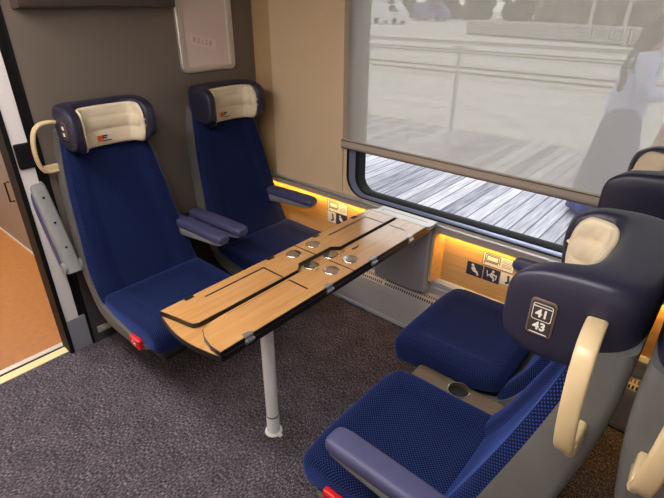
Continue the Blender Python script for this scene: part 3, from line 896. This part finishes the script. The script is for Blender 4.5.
text_into(bm, '8 2 c 2 8', .036, R @ Matrix.Translation((0, 0, .0012)), .0006)
obj('lettering', bm, 'ink', ps, smooth=False)
bm = B(); prism(bm, [(0.001, 1.766), (.085, 1.772), (.09, 1.78), (.09, 2.15), (0.001, 2.15)], lambda a, b, d: (a, d, b), -1.335, -.585)
cab = obj('wall_cabinet', bm, 'cabinet', smooth=False, bevel=.004); tag(cab, 'dark brown cabinet on the end wall at the top edge', 'cabinet')

# door pocket beside the end wall
struct('door_1', box(B(), -.10, -.006, -1.490, -1.418, .205, ZC), 'post', smooth=False, bevel=.004)
struct('trim_door_seal', box(B(), -.11, .0, -1.512, -1.490, 0, ZC), 'black', smooth=False)
struct('trim_door_recess', box(B(), -.10, -.02, -1.418, -1.385, .205, ZC), 'black', smooth=False)
struct('trim_wall_edge', box(B(), -.06, .002, -1.386, -1.372, 0, ZC), 'black', smooth=False)
struct('trim_post_foot', box(B(), -.10, -.004, -1.490, -1.386, 0, .205), 'post_cap', smooth=False, bevel=.003)
bm = B(); box(bm, -.010, .012, -1.486, -1.405, 1.088, 1.208)
lk = obj('door_lock', bm, 'black', smooth=False, bevel=.008); tag(lk, 'black lock box on the white door post', 'lock')
bm = B(); box(bm, .002, .012, -1.345, -1.30, .06, .10); box(bm, .002, .05, -1.33, -1.24, .085, .098)
br = obj('wall_bracket', bm, 'silver', smooth=False, bevel=.002); tag(br, 'small silver bracket low on the end wall beneath the doorway seat', 'bracket')
struct('trim_threshold_yellow', box(B(), -.092, -.034, YB, -1.388, -.05, .004), 'yellow', smooth=False)
struct('trim_threshold_gap', box(B(), -.112, -.092, YB, -1.388, -.05, .001), 'black', smooth=False)
struct('trim_threshold_pale', box(B(), -.148, -.112, YB, -1.48, -.05, .004), 'threshold', smooth=False)
struct('floor_vestibule', box(B(), -3.2, -.148, YB, -1.10, -.05, 0), 'lino', smooth=False)
WV = struct('wall_vestibule', box(B(), -3.2, -.10, -1.175, -1.11, 0, .865), 'vest_low', smooth=False)
struct('wall_vestibule_upper', box(B(), -3.2, -.10, -1.165, -1.11, .865, ZC), 'vest_up', smooth=False)
struct('trim_vestibule_rail', box(B(), -3.2, -.10, -1.190, -1.165, .865, .89), 'post', smooth=False)
struct('baseboard_vestibule', box(B(), -3.2, -.10, -1.182, -1.175, 0, .02), 'threshold', smooth=False)
struct('wall_vestibule_far', box(B(), -3.25, -3.2, YB, .1, -.05, ZC), 'vest_low', smooth=False)
bm = B(); tube(bm, [(-1.49, -1.176, .60), (-1.49, -1.205, .60), (-1.49, -1.205, .45), (-1.49, -1.176, .45)], .006, 8)
obj('handle', bm, 'black', WV)
# ceiling lamps
for k, (x0, x1, y0, y1) in enumerate(((.0, 2.6, -2.15, -1.80), (-2.9, -.6, -2.3, -1.8))):
    q = empty('ceiling_lamp', ((x0+x1)/2, (y0+y1)/2, ZC)); tag(q, 'long ceiling lamp above the %s' % ('aisle' if k == 0 else 'vestibule'), 'lamp')
    hx, hy = (x1-x0)/2, (y1-y0)/2
    obj('diffuser', box(B(), -hx, hx, -hy, hy, -.03, -.004), 'lamp', q, smooth=False, bevel=.004)
    bm = B(); box(bm, -hx-.02, hx+.02, -hy-.02, -hy, -.035, -.001); box(bm, -hx-.02, hx+.02, hy, hy+.02, -.035, -.001); obj('lamp_frame', bm, 'silver', q, smooth=False)

# ------------------------------------------------------------------ outside
struct('platform_deck', box(B(), -9, 9, .22, 4.95, -.12, 0), 'planks', smooth=False)
struct('ground', box(B(), -160, 120, .22, 160, -.80, -.6), 'ground', smooth=False)
for y0, y1 in ((14.2, 18.4), (21.6, 25.2), (28.0, 31.0)):
    struct('ground_track_bed', box(B(), -120, 80, y0, y1, -.62, -.585), 'ballast', smooth=False)
for k, y in enumerate((15.4, 16.9, 22.7, 24.2, 28.8, 30.3)):
    bm = B(); prism(bm, [(-.07, 0), (.07, 0), (.07, .02), (.015, .04), (.015, .13), (.035, .14), (.035, .17), (-.035, .17), (-.035, .14), (-.015, .13), (-.015, .04), (-.07, .02)], YZ, -110, 75)
    r = obj('railway_rail', bm, 'rail', smooth=False, loc=(0, y, -.695))
    tag(r, ('nearer' if k % 2 == 0 else 'farther')+' rail of the '+('nearest', 'middle', 'farthest')[k//2]+' track beyond the platform', 'rail', 'rails across the yard')
# row of concrete pallets
base0 = Vector((-17.5, 39.3)); base1 = Vector((-3.2, 34.1))
nb = 12
ordn = ['first', 'second', 'third', 'fourth', 'fifth', 'sixth', 'seventh', 'eighth', 'ninth', 'tenth', 'eleventh', 'twelfth']
d = (base1-base0)/nb; ang = math.atan2(d.y, d.x); wd = d.length
for k in range(nb):
    c = base0+d*(k+.5)
    q = empty('pallet_stack', (c.x, c.y, -.6), ang)
    tag(q, ('leftmost grey block bundle' if k == 0 else '%s grey block bundle from the left' % ordn[k])+' in the row beyond the tracks', 'bundle', 'block bundles beyond the tracks')
    hgt = 1.05+.05*random.random()
    bm = B()
    for rr in range(4):
        for cc in range(4):
            x0 = -wd*.40+cc*wd*.80/4; z0 = .12+rr*(hgt-.12)/4
            j = random.uniform(-.03, .03)
            box(bm, x0+.045, x0+wd*.80/4-.045, -.5+j, .5+j, z0+.012, z0+(hgt-.12)/4-.012)
    obj('blocks', bm, 'concrete', q, smooth=False)
    obj('core', box(B(), -wd*.485, wd*.485, -.40, .44, .12, hgt-.05), 'bark', q, smooth=False)
    bm = B()
    for y in (-.4, 0, .4): box(bm, -wd*.44, wd*.44, y-.06, y+.06, 0, .12)
    obj('pallet', bm, 'bark', q, smooth=False)
    for x in (-wd*.46, wd*.46): obj('stake', box(B(), x-.04, x+.04, -.55, -.48, 0, hgt+.1), 'mast', q, smooth=False)
# masts
for k, (x, y) in enumerate(((-14.6, 64.0), (-10.4, 61.5))):
    q = empty('lamp_mast', (x, y, -.6)); tag(q, 'pale lamp mast behind the block bundles, %s one' % ('left' if k == 0 else 'right'), 'mast', 'masts in the yard')
    bm = B(); tube(bm, [(0, 0, 0), (0, 0, 9)], [.22, .14], 10); obj('pole', bm, 'mast', q)
    bm = B(); box(bm, -1.2, 1.4, -.12, .12, 2.6, 3.1 if k else 2.7); obj('crossarm', bm, 'mast', q, smooth=False)
# wire post close to the platform
q = empty('fence_post', (-.98, 4.82, 0)); tag(q, 'thin grey post standing on the plank platform', 'post')
bm = B(); tube(bm, [(0, 0, 0), (0, 0, 1.2)], .034, 10); obj('pole', bm, 'post_light', q)
bm = B(); box(bm, -.07, .07, -.05, .05, 1.14, 1.24); obj('cap', bm, 'post_light', q, smooth=False)
# vehicles at the far left
def van(x, y, w, h, m, label, rz=0):
    v = empty('van', (x, y, -.6), rz); tag(v, label, 'vehicle')
    bm = B(); prism(bm, [(-w/2, .35), (w/2, .35), (w/2, h*.55), (w*.40, h*.62), (w*.28, h), (-w/2, h)], XZ, -1, 1); obj('body', bm, m, v, smooth=False, bevel=.08)
    bm = B(); prism(bm, [(w*.29, h*.93), (w*.395, h*.64), (w*.10, h*.64), (w*.10, h*.93)], XZ, -1.02, 1.02); obj('window', bm, 'slot', v, smooth=False)
    for sx in (-.3, .3):
        for sy in (-.95, .95):
            bm = B(); tube(bm, [(sx*w, sy-.1, .35), (sx*w, sy+.1, .35)], .35, 20); obj('wheel', bm, 'black', v)
van(-34.5, 52, 4.4, 2.2, 'car_white', 'white van at the far left of the yard')
van(-42.5, 63, 5.5, 3.0, 'car_white', 'larger white van parked farther back behind the other van')
van(-35.6, 64, 5.0, 2.4, 'car_blue', 'dull blue van in front of the trees')
sh = empty('shed', (-12, 68.2, -.6)); tag(sh, 'long low brown shed behind the masts', 'building')
obj('wall', box(B(), -10, 12, -2, 2, 0, 3.0), 'roof_brown', sh, smooth=False)
bm = B(); prism(bm, [(-2.4, 3.0), (2.4, 3.0), (0, 4.4)], YZ, -10.5, 12.5); obj('roof', bm, 'concrete', sh, smooth=False)
for k in range(5):
    x = -9+k*4.4; obj('door', box(B(), x, x+2.2, -2.06, -2.0, 0, 2.3), 'bark', sh, smooth=False)
# trees
tree_spots = [(-78+7.3*k, 74.5+(k*53 % 7)*.5) for k in range(13)]
def tree(x, y, h, label):
    q = empty('tree', (x, y, -.6)); tag(q, label, 'tree', 'trees behind the yard')
    bm = B(); tube(bm, [(0, 0, 0), (.1, 0, h*.3), (0, .1, h*.6)], [.45, .35, .2], 8); obj('trunk', bm, 'bark', q)
    bm = B(); rnd = random.Random(int(x*7+y))
    for k in range(60):
        a = rnd.uniform(0, 2*PI); zz = rnd.random(); r = 2.6*math.sqrt(rnd.random())*math.sin(PI*(.45+.5*zz))
        m_ = Matrix.Translation((r*math.cos(a), r*math.sin(a), h*(.0+.92*zz))) @ Matrix.Diagonal((rnd.uniform(.8, 1.5), rnd.uniform(.8, 1.5), rnd.uniform(.7, 1.3), 1)) @ Euler((rnd.random()*3, rnd.random()*3, 0)).to_matrix().to_4x4()
        g = bmesh.ops.create_icosphere(bm, subdivisions=2, radius=1, matrix=m_)
        for v in g['verts']: v.co += Vector((rnd.uniform(-.18, .18), rnd.uniform(-.18, .18), rnd.uniform(-.18, .18)))
    obj('crown', bm, 'leaf', q, smooth=False)
for k, (x, y) in enumerate(tree_spots):
    tree(x, y, 9+2*((k*37) % 5)/2, '%s dark tree from the left beyond the railway yard' % ordn[k] if k < 12 else 'dark tree at the right end of the row beyond the yard')

# ------------------------------------------------------------------ people on the platform
def skinned(name, chains, m, parent, sub=2, root=0):
    """chains: list of point lists (x,y,z,r); points that repeat are shared, so the body is one surface"""
    me = bpy.data.meshes.new(name); vs = []; es = []; rad = []; key = {}
    for ch in chains:
        prev = None
        for p in ch:
            k_ = tuple(round(c, 4) for c in p[:3])
            if k_ not in key:
                key[k_] = len(vs); vs.append(p[:3]); rad.append(p[3])
            if prev is not None and prev != key[k_]: es.append((prev, key[k_]))
            prev = key[k_]
    me.from_pydata(vs, es, [])
    o = bpy.data.objects.new(name, me); COL.objects.link(o); o.parent = parent
    sk = o.modifiers.new('skin', 'SKIN'); sk.use_smooth_shade = True
    for i, r in enumerate(rad):
        rr = r if isinstance(r, tuple) else (r, r)
        me.skin_vertices[0].data[i].radius = rr
    me.skin_vertices[0].data[root].use_root = True
    sb = o.modifiers.new('subsurf', 'SUBSURF'); sb.levels = sub; sb.render_levels = sub
    me.materials.append(M[m])
    return o

def hand(w, dirv, side):
    """palm and five fingers from wrist point w along dirv; returns chains"""
    d = Vector(dirv).normalized(); s = d.cross(Vector((0, 0, 1))); s = s.normalized() if s.length > .05 else Vector((1, 0, 0)); s *= side
    n = d.cross(s)
    w = Vector(w); pm = w+d*.055; out = [[(*w, .024), (*pm, .030)]]
    for k, L in enumerate((.062, .072, .068, .052)):
        b = w+d*.085+s*(-.030+.020*k); m1 = b+d*L*.5-n*.006; e = m1+d*L*.42-n*.02
        out.append([(*pm, .030), (*b, .010), (*m1, .009), (*e, .008)])
    b = w+d*.03-s*.032; out.append([(*pm, .030), (*b, .012), (*(b+d*.03-s*.018), .010), (*(b+d*.058-s*.018), .008)])
    return out

def person(label, loc, rz, larm, rarm, low, mirror=False, lean=.06, looks_down=True):
    q = empty('person', loc, rz); tag(q, label, 'person')
    # facing +x locally; y is the person's left
    pel = (0, 0, .92, (.12, .15)); wa = (.01, 0, 1.06, (.10, .125)); ch = (lean*.6, 0, 1.27, (.115, .155)); nk0 = (lean, 0, 1.42, (.06, .08)); nk = (lean+.02, 0, 1.47, .048)
    hd0 = (lean+.05, 0, 1.545, .072); hd1 = (lean+.075, 0, 1.61, (.092, .080)); hd2 = (lean+.065, 0, 1.68, .072); hd3 = (lean+.055, 0, 1.715, .045)
    chains = [[pel, wa, ch, nk0, nk, hd0, hd1, hd2, hd3]]
    chains.append([hd0, (lean+.12, 0, 1.535, .030)])                     # chin
    chains.append([hd1, (lean+.165, 0, 1.60, .020), (lean+.182, 0, 1.585, .014)])   # nose
    for s in (1, -1):
        chains.append([hd1, (lean+.06, s*.088, 1.605, .020)])            # ear
        hip = (0, s*.09, .86, .092)
        chains.append([pel, hip, (.03, s*.10, .48, .062), (.0, s*.105, .27, .056), (-.01, s*.105, .09, .040), (.03, s*.105, .045, .042), (.13, s*.115, .03, .034), (.17, s*.12, .025, .026)])
    arms = {1: larm, -1: rarm}
    for s in (1, -1):
        sh_, el, wr = (lean, s*.175, 1.38, .058), (*arms[s][0], .042), (*arms[s][1], .028)
        mid = tuple((a+b)/2 for a, b in zip(sh_[:3], el[:3]))+(.048,)
        fm = tuple((a+b)/2 for a, b in zip(el[:3], wr[:3]))+(.038,)
        dv = Vector(wr[:3])-Vector(el[:3])
        chains.append([nk0, sh_, mid, el, fm, wr])
        for h_ in hand(wr[:3], dv, s): chains.append(h_)
    skinned('body', chains, 'skin', q)
    # eyes and mouth
    for s in (1, -1):
        bm = B(); bmesh.ops.create_uvsphere(bm, u_segments=10, v_segments=8, radius=.012, matrix=Matrix.Translation((lean+.155, s*.033, 1.625))); obj('eye', bm, 'slot', q)
    bm = B(); box(bm, lean+.148, lean+.158, -.022, .022, 1.548, 1.556); obj('mouth', bm, 'tan_cloth', q, bevel=.003)
    # blouse
    cl = [[(0, 0, .90, (.155, .19)), (.005, 0, .98, (.15, .18)), (.01, 0, 1.08, (.135, .16)), (lean*.6, 0, 1.27, (.14, .18)), (lean, 0, 1.415, (.085, .11)), (lean+.01, 0, 1.44, .066)]]
    for s in (1, -1):
        el = arms[s][0]; wr = arms[s][1]
        sl = (lean, s*.175, 1.375, .080); md = tuple((a+b)/2 for a, b in zip(sl[:3], el))+(.082,)
        w9 = tuple(a+(b-a)*.80 for a, b in zip(el, wr)); w95 = tuple(a+(b-a)*.88 for a, b in zip(el, wr))
        cl.append([(lean, 0, 1.415, (.085, .11)), sl, md, (*el, .068), (*w9, .058), (*w95, .040)])
    skinned('blouse', cl, 'shirt', q)
    # trousers or skirt
    if low == 'trousers':
        tl = [[(0, 0, .97, (.14, .165)), (0, 0, .90, (.145, .175))]]
        for s in (1, -1):
            tl.append([(0, 0, .90, (.145, .175)), (0, s*.095, .80, .120), (.02, s*.105, .48, .105), (0, s*.11, .25, .11), (-.01, s*.11, .075, .118)])
        skinned('trousers', tl, 'trousers', q)
        for s in (1, -1):
            bm = B(); bmesh.ops.create_uvsphere(bm, u_segments=16, v_segments=10, radius=1, matrix=Matrix.Translation((.07, s*.112, .042)) @ Matrix.Diagonal((.135, .052, .04, 1))); obj('shoe', bm, 'shoe', q)
    else:
        bm = B()
        rings = [[Vector((rx*math.cos(2*PI*k/40)*(1+.05*f*math.cos(9*2*PI*k/40)), ry*math.sin(2*PI*k/40)*(1+.05*f*math.cos(9*2*PI*k/40)), z)) for k in range(40)] for rx, ry, z, f in (((.13, .15, 1.0, 0), (.155, .185, .88, .2), (.19, .22, .65, .8), (.23, .25, .40, 1.4), (.235, .26, .385, 1.4)) if low == 'skirt' else ((.13, .155, 1.0, 0), (.155, .185, .88, .2), (.19, .22, .65, .7), (.235, .26, .35, 1.2), (.275, .30, .06, 1.5), (.27, .295, .055, 1.5)))]
        loft(bm, rings); obj('skirt', bm, 'tan_cloth' if low == 'skirt' else 'skirt_blue', q, angle=70)
        for s in (1, -1):
            bm = B(); bmesh.ops.create_uvsphere(bm, u_segments=16, v_segments=10, radius=1, matrix=Matrix.Translation((.07, s*.112, .042)) @ Matrix.Diagonal((.135, .052, .04, 1))); obj('shoe', bm, 'shoe', q)
    # long hair: cap plus fall down the back
    bm = B()
    rings = []
    for z, cx, rx, ry in ((1.765, lean+.055, .01, .01), (1.76, lean+.055, .05, .045), (1.73, lean+.052, .092, .085), (1.68, lean+.045, .112, .105), (1.61, lean+.02, .112, .112), (1.52, lean-.01, .098, .118), (1.42, lean-.065, .075, .125), (1.30, lean-.115, .055, .125), (1.15, lean-.135, .045, .110), (1.05, lean-.14, .03, .07)):
        ring_ = []
        for k in range(32):
            a = 2*PI*k/32
            wv = 1+.05*math.cos(k*3.1+z*20)
            x = cx+rx*math.cos(a)*wv
            if z < 1.70: x = min(x, cx+rx*.52)
            ring_.append(Vector((x, ry*math.sin(a)*wv, z)))
        rings.append(ring_)
    loft(bm, rings); obj('hair', bm, 'hair', q, angle=80)
    return q

person('person with long brown hair, pale blouse and blue skirt holding a phone on the platform', (1.70, 2.72, 0), math.radians(12),
       ((-.04, .26, 1.12), (.21, .12, 1.10)), ((.10, -.235, 1.12), (.30, -.06, 1.14)), 'long_skirt')
# the phone stays in the raised hands
bm = B(); prism(bm, rrect(-.037, .037, -.075, .075, .008), YZ, -.004, .004)
ph = obj('phone', bm, 'phone', smooth=False, bevel=.002, loc=(2.085, 2.80, 1.18)); ph.rotation_euler = (0, math.radians(25), math.radians(12))
tag(ph, 'black phone in the hands of the long haired person', 'phone')
person('person in pale blouse and tan skirt at the right edge of the window', (2.10, 3.55, 0), math.radians(170),
       ((.02, .26, 1.13), (.22, .16, 1.02)), ((.02, -.26, 1.13), (.22, -.16, 1.02)), 'skirt')

# ------------------------------------------------------------------ light, sky, camera
w = bpy.data.worlds.new('sky'); SC.world = w; w.use_nodes = True
nt = w.node_tree; bg = nt.nodes['Background']
sky = nt.nodes.new('ShaderNodeTexSky'); sky.sky_type = 'HOSEK_WILKIE'; sky.turbidity = 6; sky.ground_albedo = .5
sky.sun_direction = Vector((-.3, .5, .75)).normalized()
hs = nt.nodes.new('ShaderNodeMix'); hs.data_type = 'RGBA'; hs.inputs[0].default_value = .85
hs.inputs[7].default_value = (.90, .89, .88, 1)
nt.links.new(sky.outputs[0], hs.inputs[6]); nt.links.new(hs.outputs[2], bg.inputs['Color']); bg.inputs['Strength'].default_value = 2.1
sl = bpy.data.lights.new('sun', 'SUN'); sl.energy = 1.6; sl.angle = math.radians(25); sl.color = (1, .98, .95)
so = bpy.data.objects.new('sun', sl); COL.objects.link(so); so.rotation_euler = Vector((.35, -.75, -1.0)).to_track_quat('-Z', 'Y').to_euler()

cam = bpy.data.cameras.new('camera'); co = bpy.data.objects.new('camera', cam); COL.objects.link(co)
f = 475.954; yaw, pitch, roll = .706908, -.479154, .004408
cyw, syw = math.cos(yaw), math.sin(yaw); cp, sp = math.cos(pitch), math.sin(pitch)
fw = Vector((-syw*cp, cyw*cp, sp)); r = Vector((cyw, syw, 0)); u = r.cross(fw)
cr, sr = math.cos(roll), math.sin(roll)
R_ = cr*r+sr*u; U_ = -sr*r+cr*u
mw = Matrix((R_, U_, -fw)).transposed().to_4x4(); mw.translation = Vector((2.52509, -2.17216, 1.79941))
co.matrix_world = mw
cam.sensor_width = 36; cam.lens = f/664*36; cam.clip_start = .02; cam.clip_end = 600
SC.camera = co
SC.view_settings.view_transform = 'Standard'; SC.view_settings.look = 'None'
SC.view_settings.exposure = 0.0; SC.view_settings.gamma = 1.0; SC.view_settings.use_curve_mapping = False
